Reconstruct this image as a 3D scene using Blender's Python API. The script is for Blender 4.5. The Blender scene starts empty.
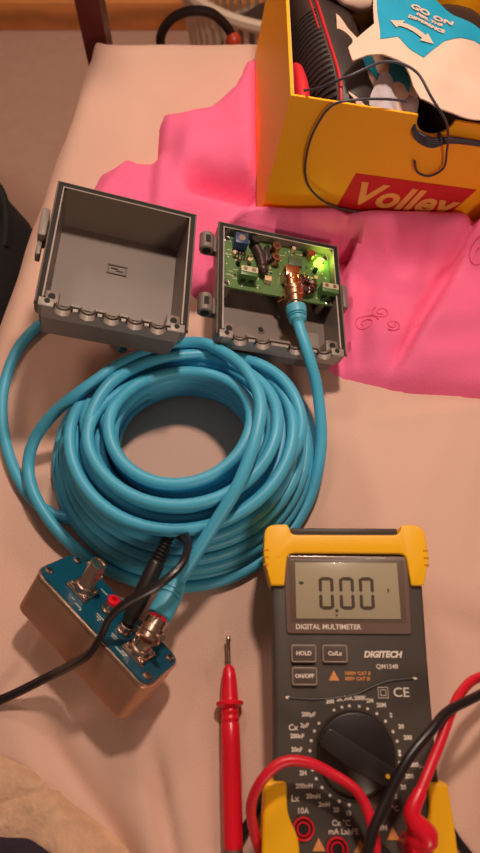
import bpy, bmesh, math, random
from math import sin, cos, pi, radians as rd, atan2, sqrt, exp, hypot
from mathutils import Vector, Matrix, Euler, noise

# ------------------------------------------------------------------ camera, world, lights, exposure
scn = bpy.context.scene
COL = scn.collection
cam_data = bpy.data.cameras.new('camera')
cam = bpy.data.objects.new('camera', cam_data); COL.objects.link(cam)
cam_data.sensor_fit = 'HORIZONTAL'; cam_data.sensor_width = 36.0
cam_data.lens = 660.0 / 480.0 * 36.0
cam_data.clip_start = 0.01; cam_data.clip_end = 30
cam.location = (0, -0.415 / math.tan(rd(64)), 0.415)
cam.rotation_euler = (rd(26), 0, 0)
cam_data.dof.use_dof = True
cam_data.dof.focus_distance = 0.44
cam_data.dof.aperture_fstop = 14.0
scn.camera = cam

w = bpy.data.worlds.new('room_ambient'); scn.world = w; w.use_nodes = True
bg = w.node_tree.nodes['Background']
bg.inputs[0].default_value = (1.0, 0.64, 0.48, 1); bg.inputs[1].default_value = 0.12

def area(name, loc, target, size, power, color):
    l = bpy.data.lights.new(name, 'AREA'); l.shape = 'DISK'; l.size = size; l.energy = power; l.color = color
    o = bpy.data.objects.new(name, l); COL.objects.link(o); o.location = loc
    o.rotation_euler = (Vector(target) - Vector(loc)).to_track_quat('-Z', 'Y').to_euler()
    return o
area('reading_lamp_light', (0.10, 0.255, 0.61), (0, 0.02, 0), 0.06, 2.95, (1.0, 0.78, 0.63))
area('front_fill_light', (0.60, -1.40, 0.75), (0.1, 0.15, 0.05), 0.35, 6.5, (1.0, 0.74, 0.56))  # unseen fill added behind the camera to brighten the shoe box front
area('back_fill_light', (-0.25, 1.00, 0.95), (-0.2, 0.9, -0.5), 0.25, 5.0, (1.0, 0.76, 0.58))  # unseen fill added to lift the dark floor, baseboard and back wall

scn.view_settings.view_transform = 'Standard'
scn.view_settings.look = 'None'
scn.view_settings.gamma = 1.0
scn.view_settings.use_curve_mapping = False
scn.view_settings.exposure = 0.0

# ------------------------------------------------------------------ materials
MATS = {}
def srgb(r, g, b):
    f = lambda c: (c / 255 / 12.92) if c / 255 <= 0.04045 else ((c / 255 + 0.055) / 1.055) ** 2.4
    return (f(r), f(g), f(b))
def mat(name, col, rough=0.5, metal=0.0, var=0.06, scale=60, bump=0.0, bscale=400, sheen=0.0, coat=0.0, spec=0.5,
        emit=None, estr=0.0, trans=0.0, alpha=1.0, stripes=None):
    if name in MATS: return MATS[name]
    m = bpy.data.materials.new(name); m.use_nodes = True; nt = m.node_tree; N = nt.nodes; L = nt.links
    p = N['Principled BSDF']
    c = srgb(*col)
    tc = N.new('ShaderNodeTexCoord')
    nz = N.new('ShaderNodeTexNoise'); nz.inputs['Scale'].default_value = scale; nz.inputs['Detail'].default_value = 4
    L.new(tc.outputs['Object'], nz.inputs['Vector'])
    mx = N.new('ShaderNodeMix'); mx.data_type = 'RGBA'
    mx.inputs[6].default_value = (*[max(0, x * (1 - var)) for x in c], 1)
    mx.inputs[7].default_value = (*[min(1, x * (1 + var)) for x in c], 1)
    L.new(nz.outputs['Fac'], mx.inputs[0]); L.new(mx.outputs[2], p.inputs['Base Color'])
    p.inputs['Roughness'].default_value = rough; p.inputs['Metallic'].default_value = metal
    p.inputs['Specular IOR Level'].default_value = spec
    p.inputs['Sheen Weight'].default_value = sheen
    p.inputs['Sheen Roughness'].default_value = 0.5
    if sheen: p.inputs['Sheen Tint'].default_value = (*c, 1)
    p.inputs['Coat Weight'].default_value = coat; p.inputs['Coat Roughness'].default_value = 0.12
    p.inputs['Transmission Weight'].default_value = trans
    p.inputs['Alpha'].default_value = alpha
    if emit:
        p.inputs['Emission Color'].default_value = (*srgb(*emit), 1); p.inputs['Emission Strength'].default_value = estr
    if bump:
        n2 = N.new('ShaderNodeTexNoise'); n2.inputs['Scale'].default_value = bscale; n2.inputs['Detail'].default_value = 3
        L.new(tc.outputs['Object'], n2.inputs['Vector'])
        b = N.new('ShaderNodeBump'); b.inputs['Strength'].default_value = bump; b.inputs['Distance'].default_value = 0.001
        L.new(n2.outputs['Fac'], b.inputs['Height']); L.new(b.outputs['Normal'], p.inputs['Normal'])
    if stripes:
        wv = N.new('ShaderNodeTexWave'); wv.inputs['Scale'].default_value = stripes; wv.inputs['Distortion'].default_value = 3
        wv.inputs['Detail'].default_value = 3; wv.inputs['Detail Scale'].default_value = 1.5; wv.bands_direction = 'Z'
        L.new(tc.outputs['Object'], wv.inputs['Vector'])
        m3 = N.new('ShaderNodeMix'); m3.data_type = 'RGBA'; m3.blend_type = 'MULTIPLY'; m3.inputs[0].default_value = 0.35
        L.new(mx.outputs[2], m3.inputs[6]); L.new(wv.outputs['Color'], m3.inputs[7]); L.new(m3.outputs[2], p.inputs['Base Color'])
    MATS[name] = m
    return m

SHEET = mat('sheet_cotton', (224, 184, 166), 0.85, sheen=0.25, bump=0.25, bscale=900, var=0.03, scale=12)
TOWEL = mat('pink_towel', (252, 114, 160), 0.95, sheen=0.3, bump=0.35, bscale=700, var=0.08, scale=30)
TOWELT = mat('pink_thread', (232, 88, 130), 0.8)
FLEECE = mat('beige_fleece', (216, 176, 146), 1.0, sheen=0.6, bump=1.0, bscale=350, var=0.28, scale=140)
NAVY = mat('navy_denim', (44, 34, 50), 0.9, bump=0.6, bscale=900, var=0.2, scale=300)
CARPET = mat('carpet', (206, 172, 156), 1.0, bump=1.0, bscale=300, var=0.1, scale=40)
WALLM = mat('wall_paint', (224, 170, 140), 0.9, var=0.03, scale=5)
PINE = mat('pine_wood', (248, 164, 94), 0.45, var=0.12, scale=8, stripes=6)
MAROON = mat('maroon_wood', (88, 34, 32), 0.35, var=0.15, scale=20, coat=0.3)
BLACKMETAL = mat('black_metal', (42, 32, 34), 0.35, metal=0.3)
ORANGEBALL = mat('orange_wood_ball', (186, 62, 34), 0.4)
WHITEPL = mat('white_plastic', (226, 206, 186), 0.45)
DARKIN = mat('dark_laundry', (70, 52, 46), 0.95)
BAGM = mat('black_nylon', (17, 14, 16), 0.85, bump=0.7, bscale=700, var=0.2, scale=200)
PIPING = mat('grey_piping', (118, 106, 96), 0.6)
LIME = mat('lime_rubber', (190, 190, 30), 0.5)
CABLE = mat('blue_cable_jacket', (76, 178, 214), 0.42, var=0.05, scale=30, spec=0.45)
BOOT = mat('blue_boot_rubber', (78, 170, 198), 0.42, var=0.05, scale=60)
BOOTRING = mat('blue_boot_groove', (30, 92, 118), 0.5)
NICKEL = mat('nickel', (214, 186, 168), 0.24, metal=1.0, var=0.1, scale=300)
COPPER = mat('copper_nickel', (216, 158, 128), 0.26, metal=1.0, var=0.12, scale=300)
TIN = mat('tinned_steel', (190, 178, 168), 0.3, metal=1.0)
GREYBOX = mat('grey_abs', (122, 109, 102), 0.42, var=0.04, bump=0.15, bscale=1500)
GREYLT = mat('grey_abs_edge', (150, 138, 130), 0.45)
GREYDK = mat('grey_gasket', (30, 27, 27), 0.8)
MARKM = mat('grey_mark', (88, 79, 74), 0.6)
GREYLINE = mat('grey_rim_bead', (186, 172, 162), 0.4)
PCBG = mat('pcb_green', (86, 120, 68), 0.35, var=0.25, scale=250, coat=0.3)
PCBB = mat('pcb_blue', (10, 78, 102), 0.32, var=0.12, scale=200, coat=0.4)
TERMG = mat('terminal_green', (78, 116, 60), 0.4)
TERMTOP = mat('terminal_screw', (208, 208, 176), 0.35, metal=0.4)
TRIMB = mat('trimmer_blue', (34, 62, 104), 0.4)
BLKPL = mat('black_plastic', (26, 23, 24), 0.4)
BRNCAP = mat('brown_black_cap', (60, 38, 36), 0.35)
CERAM = mat('ceramic_tan', (214, 180, 140), 0.5)
SILK = mat('silkscreen', (206, 208, 190), 0.6)
ALU = mat('bronze_aluminium', (196, 150, 124), 0.42, metal=0.75, var=0.04, scale=50)
ALUEDGE = mat('bright_aluminium_edge', (236, 204, 180), 0.25, metal=1.0)
LEDG = mat('green_led', (160, 255, 40), 0.3, emit=(190, 255, 60), estr=5.0)
REDRUB = mat('red_lead', (226, 24, 50), 0.38, var=0.05)
REDPL = mat('red_probe_plastic', (230, 22, 46), 0.3, var=0.04)
BLKRUB = mat('black_lead', (34, 26, 28), 0.32)
TAUPE = mat('taupe_relief', (120, 96, 88), 0.5)
DMM = mat('meter_charcoal', (76, 68, 62), 0.48, bump=0.2, bscale=1800, var=0.05)
DMMSIDE = mat('meter_side', (72, 62, 58), 0.5)
BEZEL = mat('meter_bezel', (118, 96, 86), 0.3, coat=0.4)
BEZELIN = mat('meter_bezel_inner', (132, 110, 98), 0.35)
LCD = mat('lcd_glass', (172, 160, 134), 0.25, var=0.02, coat=0.5)
LCDFRAME = mat('lcd_frame', (104, 86, 74), 0.4)
LCDSEG = mat('lcd_segment', (72, 58, 46), 0.5)
YELLOW = mat('holster_yellow', (255, 190, 14), 0.42, var=0.03)
PRINT = mat('meter_print', (238, 224, 210), 0.6)
ORPRINT = mat('orange_print', (226, 150, 84), 0.6)
BUTTON = mat('meter_button', (92, 78, 72), 0.4)
DIAL = mat('dial_black', (40, 33, 32), 0.42)
DIALLO = mat('dial_sunk', (72, 62, 54), 0.4)
CARD = mat('shoebox_card', (255, 178, 14), 0.5, var=0.03, scale=20)
CARDIN = mat('shoebox_inside', (222, 170, 120), 0.7)
LOGORED = mat('logo_red', (206, 26, 30), 0.5)
LOGOTXT = mat('logo_text', (244, 170, 90), 0.5)
PAPER = mat('white_paper', (222, 190, 170), 0.8, var=0.04)
TEAL = mat('teal_print', (22, 158, 196), 0.45, var=0.05)
FOIL = mat('clear_plastic_sheet', (214, 206, 214), 0.2, alpha=0.75, coat=0.5)
SHOEBLK = mat('shoe_mesh', (50, 40, 38), 0.75, bump=1.0, bscale=1200)
SHOEDK = mat('shoe_dark', (44, 34, 33), 0.5)
SHOERED = mat('shoe_red', (200, 28, 40), 0.5)
REDCLOTH = mat('red_lining', (206, 24, 42), 0.65)
WIRE = mat('slate_wire', (60, 58, 72), 0.4)
BRASSDK = mat('dark_brass', (150, 110, 60), 0.35, metal=0.9)

# ------------------------------------------------------------------ mesh helpers
def catmull(pts, n=10, closed=False):
    P_ = [Vector(p) for p in pts]; out = []
    m = len(P_)
    rng = range(m) if closed else range(m - 1)
    for i in rng:
        if closed: a, b, c, d = P_[(i-1) % m], P_[i], P_[(i+1) % m], P_[(i+2) % m]
        else: a, b, c, d = P_[max(i-1, 0)], P_[i], P_[i+1], P_[min(i+2, m-1)]
        for k in range(n):
            t = k / n
            out.append(0.5 * ((2*b) + (c-a)*t + (2*a-5*b+4*c-d)*t*t + (3*b-a-3*c+d)*t**3))
    if not closed: out.append(P_[-1])
    return out

class MB:
    def __init__(s, M=None): s.v = []; s.f = []; s.m = []; s.M = M or Matrix()
    def add(s, verts, faces, mi=0, M=None):
        T = s.M @ M if M is not None else s.M
        k = len(s.v); s.v += [tuple(T @ Vector(v)) for v in verts]
        s.f += [tuple(i + k for i in f) for f in faces]; s.m += [mi] * len(faces); return s
    def bm(s, b, mi=0, M=None):
        b.verts.index_update()
        s.add([v.co.copy() for v in b.verts], [[v.index for v in f.verts] for f in b.faces], mi, M); b.free(); return s
    def box(s, c, size, bev=0.0, seg=2, mi=0, M=None, rot=None):
        b = bmesh.new(); bmesh.ops.create_cube(b, size=1)
        bmesh.ops.scale(b, vec=size, verts=b.verts)
        if bev: bmesh.ops.bevel(b, geom=b.edges[:], offset=bev, segments=seg, profile=0.5, affect='EDGES')
        if rot: bmesh.ops.rotate(b, cent=(0, 0, 0), matrix=Euler(rot).to_matrix(), verts=b.verts)
        bmesh.ops.translate(b, vec=c, verts=b.verts)
        return s.bm(b, mi, M)
    def prism(s, poly, z0, z1, bev=0.0, seg=2, mi=0, M=None, allbev=False):
        b = bmesh.new(); n = len(poly)
        lo = [b.verts.new((x, y, z0)) for x, y in poly]; hi = [b.verts.new((x, y, z1)) for x, y in poly]
        top = b.faces.new(hi); bot = b.faces.new(lo[::-1])
        for i in range(n): b.faces.new((lo[i], lo[(i+1) % n], hi[(i+1) % n], hi[i]))
        bmesh.ops.recalc_face_normals(b, faces=b.faces)
        if bev:
            ed = list(top.edges) + (list(bot.edges) if allbev else [])
            bmesh.ops.bevel(b, geom=ed, offset=bev, segments=seg, profile=0.5, affect='EDGES', clamp_overlap=True)
        return s.bm(b, mi, M)
    def lathe(s, prof, p0=(0, 0, 0), ax=(0, 0, 1), n=24, mi=0, cap=True):
        q = Vector(ax).normalized().to_track_quat('Z', 'Y'); p0 = Vector(p0)
        V = []; F = []
        for r, z in prof:
            for k in range(n):
                a = 2*pi*k/n; V.append(p0 + q @ Vector((r*cos(a), r*sin(a), z)))
        m = len(prof)
        for i in range(m - 1):
            for k in range(n):
                F.append((i*n+k, i*n+(k+1) % n, (i+1)*n+(k+1) % n, (i+1)*n+k))
        if cap: F.append(tuple(range(n))[::-1]); F.append(tuple((m-1)*n+k for k in range(n)))
        return s.add(V, F, mi)
    def cyl(s, p0, p1, r0, r1=None, n=20, mi=0, bev=0.0):
        r1 = r0 if r1 is None else r1; d = Vector(p1) - Vector(p0); L = d.length
        pr = [(r0, 0), (r1, L)] if not bev else [(r0-bev, 0), (r0, bev), (r1, L-bev), (r1-bev, L)]
        return s.lathe(pr, p0, d, n, mi)
    def tube(s, pts, r, n=8, mi=0, closed=False):
        P_ = [Vector(p) for p in pts]; m = len(P_)
        R = r if isinstance(r, (list, tuple)) else [r] * m
        T = []
        for i in range(m):
            a = P_[(i-1) % m] if (closed or i > 0) else P_[0]
            b = P_[(i+1) % m] if (closed or i < m-1) else P_[m-1]
            T.append((b - a).normalized())
        up = Vector((0, 0, 1)) if abs(T[0].z) < 0.9 else Vector((1, 0, 0))
        N_ = (up - T[0] * up.dot(T[0])).normalized()
        V = []; F = []
        for i in range(m):
            N_ = (N_ - T[i] * N_.dot(T[i]))
            if N_.length < 1e-6: N_ = T[i].orthogonal()
            N_.normalize(); B = T[i].cross(N_)
            for k in range(n):
                a = 2*pi*k/n; V.append(P_[i] + (N_*cos(a) + B*sin(a)) * R[i])
        for i in range(m if closed else m-1):
            j = (i+1) % m
            for k in range(n): F.append((i*n+k, i*n+(k+1) % n, j*n+(k+1) % n, j*n+k))
        if not closed: F.append(tuple(range(n))[::-1]); F.append(tuple((m-1)*n+k for k in range(n)))
        return s.add(V, F, mi)
    def sphere(s, c, r, mi=0, sc=(1, 1, 1), n=16):
        b = bmesh.new(); bmesh.ops.create_uvsphere(b, u_segments=n, v_segments=n*2//3, radius=r)
        bmesh.ops.scale(b, vec=sc, verts=b.verts); bmesh.ops.translate(b, vec=c, verts=b.verts)
        return s.bm(b, mi)
    def torus(s, c, R, r, ax=(0, 0, 1), mi=0, n=28, k=8):
        q = Vector(ax).normalized().to_track_quat('Z', 'Y'); c = Vector(c)
        return s.tube([c + q @ Vector((R*cos(2*pi*i/n), R*sin(2*pi*i/n), 0)) for i in range(n)], r, k, mi, True)
    def text(s, body, c, size, M=None, mi=0, weight=0.0, shear=0.0, align='CENTER', ext=0.00012, rotz=0.0, sx=1.0):
        t = bpy.data.curves.new('t', 'FONT'); t.body = body; t.size = size; t.align_x = align; t.align_y = 'CENTER'
        t.extrude = ext; t.offset = weight; t.shear = shear; t.resolution_u = 3
        o = bpy.data.objects.new('t', t); COL.objects.link(o)
        me = bpy.data.meshes.new_from_object(o)
        T = Matrix.Translation(c) @ Matrix.Rotation(rotz, 4, 'Z') @ Matrix.Diagonal((sx, 1, 1, 1))
        if M is not None: T = M @ T
        s.add([v.co.copy() for v in me.vertices], [tuple(p.vertices) for p in me.polygons], mi, T)
        bpy.data.objects.remove(o); bpy.data.curves.remove(t); bpy.data.meshes.remove(me)
        return s
    def build(s, name, mats, parent=None, smooth=35, label=None):
        me = bpy.data.meshes.new(name); me.from_pydata(s.v, [], s.f)
        mats = mats if isinstance(mats, (list, tuple)) else [mats]
        for m in mats: me.materials.append(m)
        me.polygons.foreach_set('material_index', s.m)
        me.polygons.foreach_set('use_smooth', [bool(smooth)] * len(s.f))
        me.update()
        if smooth: me.set_sharp_from_angle(angle=rd(smooth))
        o = bpy.data.objects.new(name, me); COL.objects.link(o)
        if parent: o.parent = parent
        if label: o['label'] = label
        return o

def tag(o, label, cat, group=None, kind=None):
    o['label'] = label; o['category'] = cat
    if group: o['group'] = group
    if kind: o['kind'] = kind
    return o
def thing(name, label, cat, M=None, group=None):
    o = bpy.data.objects.new(name, None); COL.objects.link(o); o.empty_display_size = 0.01
    if M is not None: o.matrix_world = M
    return tag(o, label, cat, group)
def struct(o): o['kind'] = 'structure'; return o
def pose(x, y, z, yaw, tx, ty):
    return Matrix.Translation((x, y, z)) @ Matrix.Rotation(rd(yaw), 4, 'Z') @ Matrix.Rotation(rd(ty), 4, 'Y') @ Matrix.Rotation(rd(tx), 4, 'X')
def roundpoly(pts, r, seg=5):
    out = []; n = len(pts)
    for i in range(n):
        p, a, b = Vector(pts[i]), Vector(pts[i-1]), Vector(pts[(i+1) % n])
        rr = r[i] if isinstance(r, (list, tuple)) else r
        if rr <= 0: out.append(tuple(p)); continue
        da = (a-p); db = (b-p); rr = min(rr, da.length*.49, db.length*.49)
        s_, e = p + da.normalized()*rr, p + db.normalized()*rr
        for k in range(seg+1):
            t = k/seg; out.append(tuple(s_*(1-t)**2 + p*2*t*(1-t) + e*t*t))
    return out
def rrect(w, h, r, cx=0, cy=0, seg=5):
    return roundpoly([(cx-w/2, cy-h/2), (cx+w/2, cy-h/2), (cx+w/2, cy+h/2), (cx-w/2, cy+h/2)], r, seg)
def sstep(a, b, x):
    t = min(1, max(0, (x-a)/(b-a))); return t*t*(3-2*t)
def segd(x, y, a, b):
    ax, ay = a; bx, by = b; dx, dy = bx-ax, by-ay; L2 = dx*dx+dy*dy
    t = min(1, max(0, ((x-ax)*dx+(y-ay)*dy)/L2)); return hypot(x-ax-dx*t, y-ay-dy*t), t
def inside(x, y, poly):
    c = False; n = len(poly); j = n-1
    for i in range(n):
        xi, yi = poly[i]; xj, yj = poly[j]
        if (yi > y) != (yj > y) and x < (xj-xi)*(y-yi)/(yj-yi)+xi: c = not c
        j = i
    return c
def sdist(x, y, poly):
    d = min(segd(x, y, poly[i-1], poly[i])[0] for i in range(len(poly)))
    return d if inside(x, y, poly) else -d
def nz(x, y, z=0.0): return noise.noise(Vector((x, y, z)))

# ------------------------------------------------------------------ room structure
FZ = -0.50
m = MB(); m.box((0.1, 0.6, FZ-0.02), (4.4, 4.0, 0.04)); struct(m.build('floor', CARPET))
m = MB(); m.box((0.1, 1.29, FZ+0.95), (4.4, 0.1, 1.9)); struct(m.build('wall_back', WALLM))
m = MB(); m.box((0.1, 1.222, FZ+0.03), (4.4, 0.036, 0.060), bev=0.004); struct(m.build('baseboard_back', PINE))

# ------------------------------------------------------------------ bed: mattress, headboard, and the sheet over it
YF = 0.425
def xe(y): return -0.150 - 0.125*(0.40-y) if y < 0.40 else -0.150 + 0.2*(y-0.40)
def sheet_z(x, y):
    z = 0.0010*nz(x*9, y*9) + 0.0016*nz(x*4, y*4, 3)
    d, t = segd(x, y, (-0.052, -0.195), (-0.030, -0.275)); z -= 0.0060*exp(-(d/0.0045)**2)*sstep(0, .35, t) ; z += 0.0016*exp(-((d-0.008)/0.007)**2)
    d, t = segd(x, y, (-0.128, -0.172), (-0.060, -0.262)); z -= 0.0090*exp(-(d/0.008)**2)*sstep(0, .5, t); z += 0.002*exp(-((d-0.015)/0.01)**2)
    d, t = segd(x, y, (-0.090, -0.190), (-0.050, -0.275)); z -= 0.0045*exp(-(d/0.009)**2)
    d, t = segd(x, y, (0.108, -0.075), (0.150, 0.005)); z += 0.0014*exp(-(d/0.008)**2)
    d, t = segd(x, y, (0.098, 0.005), (0.20, 0.018)); z += 0.0016*exp(-(d/0.006)**2)
    d, t = segd(x, y, (0.150, -0.10), (0.175, -0.02)); z -= 0.002*exp(-(d/0.008)**2)
    d, t = segd(x, y, (0.10, -0.190), (0.18, -0.176)); z -= 0.0012*exp(-(d/0.003)**2)
    d, t = segd(x, y, (-0.01, 0.03), (0.06, -0.10)); z += 0.0008*exp(-(d/0.02)**2)
    return z
def edge_map(a, R=0.022):           # arclength inwards -> (offset from edge, drop)
    if a >= R*pi/2: return a - R*pi/2 + R, 0.0
    if a >= 0:
        t = a/R; return R - R*cos(t), -(R - R*sin(t))
    return 0.0, a - R
m = MB(); V = []; F = []
us = [-0.40, -0.2, -0.1, -0.05] + [i*0.004 for i in range(0, 110)] + [0.44 + i*0.02 for i in range(1, 26)]
vs = [-0.40, -0.2, -0.1, -0.05] + [i*0.004 for i in range(0, 200)] + [0.80 + i*0.02 for i in range(1, 12)]
for v in vs:
    dy, zy = edge_map(v, 0.016)
    y = YF - dy
    for u in us:
        dx, zx = edge_map(u)
        x = xe(y) + dx
        zz = max(zx + zy, -0.42)
        fl = 1.0 if zz > -0.03 else 0.0
        wob = 0.004*nz(y*14, 5) if zx < -0.01 else 0.0
        ear = 0.012*exp(-((x+0.147)**2 + (y-0.425)**2)/0.00012)
        V.append((x + wob, y + ear*0.6 + (0.003*nz(x*16, 9.)), zz + sheet_z(x, y)*fl + ear))
nu = len(us)
for j in range(len(vs)-1):
    for i in range(nu-1): F.append((j*nu+i, (j+1)*nu+i, (j+1)*nu+i+1, j*nu+i+1))
m.add(V, F)
sheet = tag(m.build('bed_sheet', SHEET, smooth=80), 'plain beige pink cotton sheet stretched over the bed', 'bed sheet')
bed = thing('bed', 'dark red wooden headboard post and rail at the far end of the bed', 'bed', Matrix.Translation((0.2, 0, FZ)))
def wparent(o, p): o.parent = p; o.matrix_parent_inverse = p.matrix_world.inverted(); return o
bpy.context.view_layer.update()
m = MB(); m.box((0.25, -0.04, -0.21), (0.74, 0.86, 0.36), bev=0.03, seg=4); wparent(m.build('mattress', SHEET), bed)
m = MB(); m.prism([(-0.161, 0.450), (-0.137, 0.450), (-0.137, 0.480), (-0.161, 0.480)], FZ, 0.14, bev=0.004); wparent(m.build('headboard_post', MAROON), bed)
m = MB(); m.box((0.66, 0.465, (FZ+0.14)/2), (0.024, 0.03, 0.64), bev=0.004); wparent(m.build('headboard_post', MAROON), bed)
m = MB(); m.tube([(-0.14, 0.467, 0.036), (0.15, 0.452, 0.026), (0.66, 0.465, 0.03)], 0.011, 12); wparent(m.build('headboard_rail', MAROON), bed)
m = MB(); ap = catmull([(-0.084, .456, -0.10), (-0.083, .456, -0.035), (-0.080, .456, -0.016), (-0.068, .456, -0.001), (-0.050, .456, .0065), (-0.030, .456, .005), (-0.016, .456, -.006), (-0.008, .455, -.018)], 8)
m.tube(ap, 0.0048, 10); o = m.build('headboard_scroll', BLACKMETAL, label='black curved metal arch')
wparent(o, bed)
m = MB(); m.sphere((-0.0065, .450, -.021), 0.0085); o = m.build('headboard_ball', ORANGEBALL, label='orange wooden ball'); wparent(o, bed)

# ------------------------------------------------------------------ laundry basket behind the bed
bk = thing('laundry_basket', 'white slatted plastic laundry basket on the floor behind the bed', 'basket', Matrix.Translation((0.10, 0.90, FZ)))
m = MB(); n = 64
def bkr(z): return 0.165 + 0.03*(z/0.31)
for k in range(n):
    a = 2*pi*k/n
    pts = [(bkr(z)*cos(a), bkr(z)*sin(a)*0.85, z) for z in (0.02, 0.1, 0.2, 0.30)]
    m.tube(pts, 0.0042, 6)
for z in (0.02, 0.15): m.tube([((bkr(z))*cos(2*pi*k/48), bkr(z)*.85*sin(2*pi*k/48), z) for k in range(48)], 0.006, 6, closed=True)
m.lathe([(0.160, 0.0), (0.166, 0.0), (0.166, 0.015), (0.01, 0.015)], n=32)
m.build('slatted_side', WHITEPL, bk)
m = MB(); m.tube([((bkr(.31)+.003)*cos(2*pi*k/64), (bkr(.31)+.003)*.85*sin(2*pi*k/64), 0.305) for k in range(64)], 0.009, 8, closed=True); m.build('rim', WHITEPL, bk)
m = MB(); m.sphere((0, 0, 0.12), 0.145, sc=(1, .82, .82), n=24); o = m.build('laundry', DARKIN); o.location = (0.10, 0.90, FZ)
tag(o, 'dark clothes bundled inside the white slatted basket', 'laundry')

# ------------------------------------------------------------------ backpack on the floor by the bed
bp = thing('backpack', 'black nylon backpack with grey piping and lime mark beside the bed', 'backpack', Matrix.Translation((-0.320, 0.148, FZ+0.022)))
m = MB(); V = []; F = []; n = 36; rows = 16
for i in range(rows+1):
    t = i/rows; z = 0.475*t
    s_ = (1 - 0.05*t) * (1.0 if t < .8 else sqrt(max(0.0, 1 - ((t-.8)/.2)**2*0.72)))
    for k in range(n):
        a = 2*pi*k/n; ca, sa = cos(a), sin(a)
        e = 0.55
        x = 0.130*s_*abs(ca)**e*(1 if ca > 0 else -1); y = 0.165*s_*abs(sa)**e*(1 if sa > 0 else -1)
        q = 1 + 0.03*nz(a*1.3, z*14)
        V.append((x*q, y*q, z))
for i in range(rows):
    for k in range(n): F.append((i*n+k, i*n+(k+1) % n, (i+1)*n+(k+1) % n, (i+1)*n+k))
F.append(tuple(rows*n+k for k in range(n))); F.append(tuple(range(n))[::-1])
m.add(V, F); m.build('bag_body', BAGM, bp, 60)
def bag_pt(a, t, off):
    s_ = (1 - 0.05*t) * (1.0 if t < .8 else sqrt(max(0.0, 1 - ((t-.8)/.2)**2*0.72)))
    ca, sa = cos(a), sin(a); e = .55
    return Vector(((0.130*s_+off)*abs(ca)**e*(1 if ca > 0 else -1), (0.165*s_+off)*abs(sa)**e*(1 if sa > 0 else -1), 0.475*t))
m = MB(); m.tube([bag_pt(1.75-.065*k, .955, .0022) for k in range(30)], .0022, 8); m.build('piping', PIPING, bp)
m = MB(); m.tube([bag_pt(1.45-.048*k, .90+.03*sin(pi*k/26), .016*sin(pi*k/26)-.005) for k in range(27)], .0046, 8); m.build('strap', BAGM, bp)
q_ = bag_pt(1.0, .985, .0); m = MB(); m.sphere(q_, .0075, sc=(1, 1, .5)); m.build('logo_patch', LIME, bp, label='lime yellow logo patch')

# ------------------------------------------------------------------ coiled cable
RC = 0.0039
CX, CY = -0.037, -0.021
random.seed(7)
def zfac(y): return 1.0 - 0.42*sstep(-0.035, 0.050, y)
def turn_path():
    pts = []
    H_ = [0.0041 + 0.0073*k for k in range(8)]
    th = 2.2
    for k, z0 in enumerate(H_):
        ro = 0.087 - 0.0040*k if k < 6 else 0.064 - 0.0015*(k-6)
        if k == 6: ro = 0.069
        if k == 7: ro = 0.0585
        ri = 0.0475 - (0.0006*k)
        nt = max(2, int(round((ro-ri)/0.0080))+1)
        if k >= 6: nt = 3 if k == 6 else 2
        radii = [ro + (ri-ro)*j/max(1, nt-1) for j in range(nt)]
        if k % 2: radii = radii[::-1]
        for R in radii:
            a1, p1, p2 = random.uniform(.0006, .0020), random.uniform(0, 2*pi), random.uniform(0, 2*pi)
            a2 = random.uniform(.0, .0010)
            ex = 0.0011*(R/0.05)
            steps = 56
            prev = pts[-1][3] if pts else R
            for s_ in range(steps):
                t = s_/steps
                R_ = prev*(1-sstep(0, .22, t)) + R*sstep(0, .22, t)
                rr = R_ + a1*sin(th+p1) + a2*sin(2*th+p2)
                zz = z0 + 0.0009*sin(th+p2)
                x = CX + rr*cos(th)*1.0; y = CY + rr*sin(th)*0.985
                pts.append((x, y, zz, R)); th += 2*pi/steps
    return [(x, y, max(RC, (z)*zfac(y))) for x, y, z, R in pts]
m = MB()
spiral = turn_path()
t1 = catmull([(-.0355, -.1165, .0355), (-.031, -.111, .041), (-.014, -.087, .053), (-.001, -.067, .062), (.009, -.040, .0665), (.012, -.014, .0655), (.003, .012, .058), (-.012, .032, .047), (-.026, .043, .0405), (-.043, .044, .037), (-.0650, .0330, .0420), (-.0789, .0203, .0490), (-.0905, .0090, .0505), (-.1037, -.0001, .0470), (-.1182, -.0068, .0370), (-.134, -.018, .022), (-.1395, -.034, .013), (-.133, -.055, .0115), (-.116, -.078, .008), (-.092, -.097, .004), (-.063, -.109, .004), (-.031, -.112, .004), (.002, -.103, .004), (.030, -.080, .005), (.047, -.052, .008), (.054, -.020, .016), (.052, .012, .028), (.0465, .032, .038), (.041, .0505, .0425), (.0395, .058, .0425)], 10)
m.tube(t1, RC, 12)
t2 = catmull([(-.085, .060, .006), (-.105, .088, .006), (-.128, .095, .005), (-.147, .086, .004), (-.163, .062, .004), (-.1685, .030, .004), (-.1655, .003, .004), (-.157, -.023, .004), (-.1455, -.044, .004), (-.131, -.060, .004), (-.114, -.068, .0042), (-.096, -.066, .0060), (-.085, -.060, .008)], 10)
m.tube(t2, RC, 12)
t3 = [Vector(p) for p in spiral]
m.tube(t3, RC, 10)
# strand that climbs over the left side of the coil, and one under the lid

t5 = catmull([(-.055, -.075, .030), (-.078, -.062, .040), (-.090, -.042, .050), (-.092, -.020, .053), (-.082, .005, .052), (-.062, .026, .042), (-.035, .036, .036), (-.005, .036, .034), (.02, .022, .040), (.034, .0, .046), (.038, -.025, .045), (.026, -.048, .040), (.008, -.058, .028)], 10)
m.tube(t5, RC, 12)
cable = tag(m.build('coiled_cable', CABLE, smooth=60), 'coil of thick light blue cable plugged into both electronics boxes', 'cable')

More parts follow.
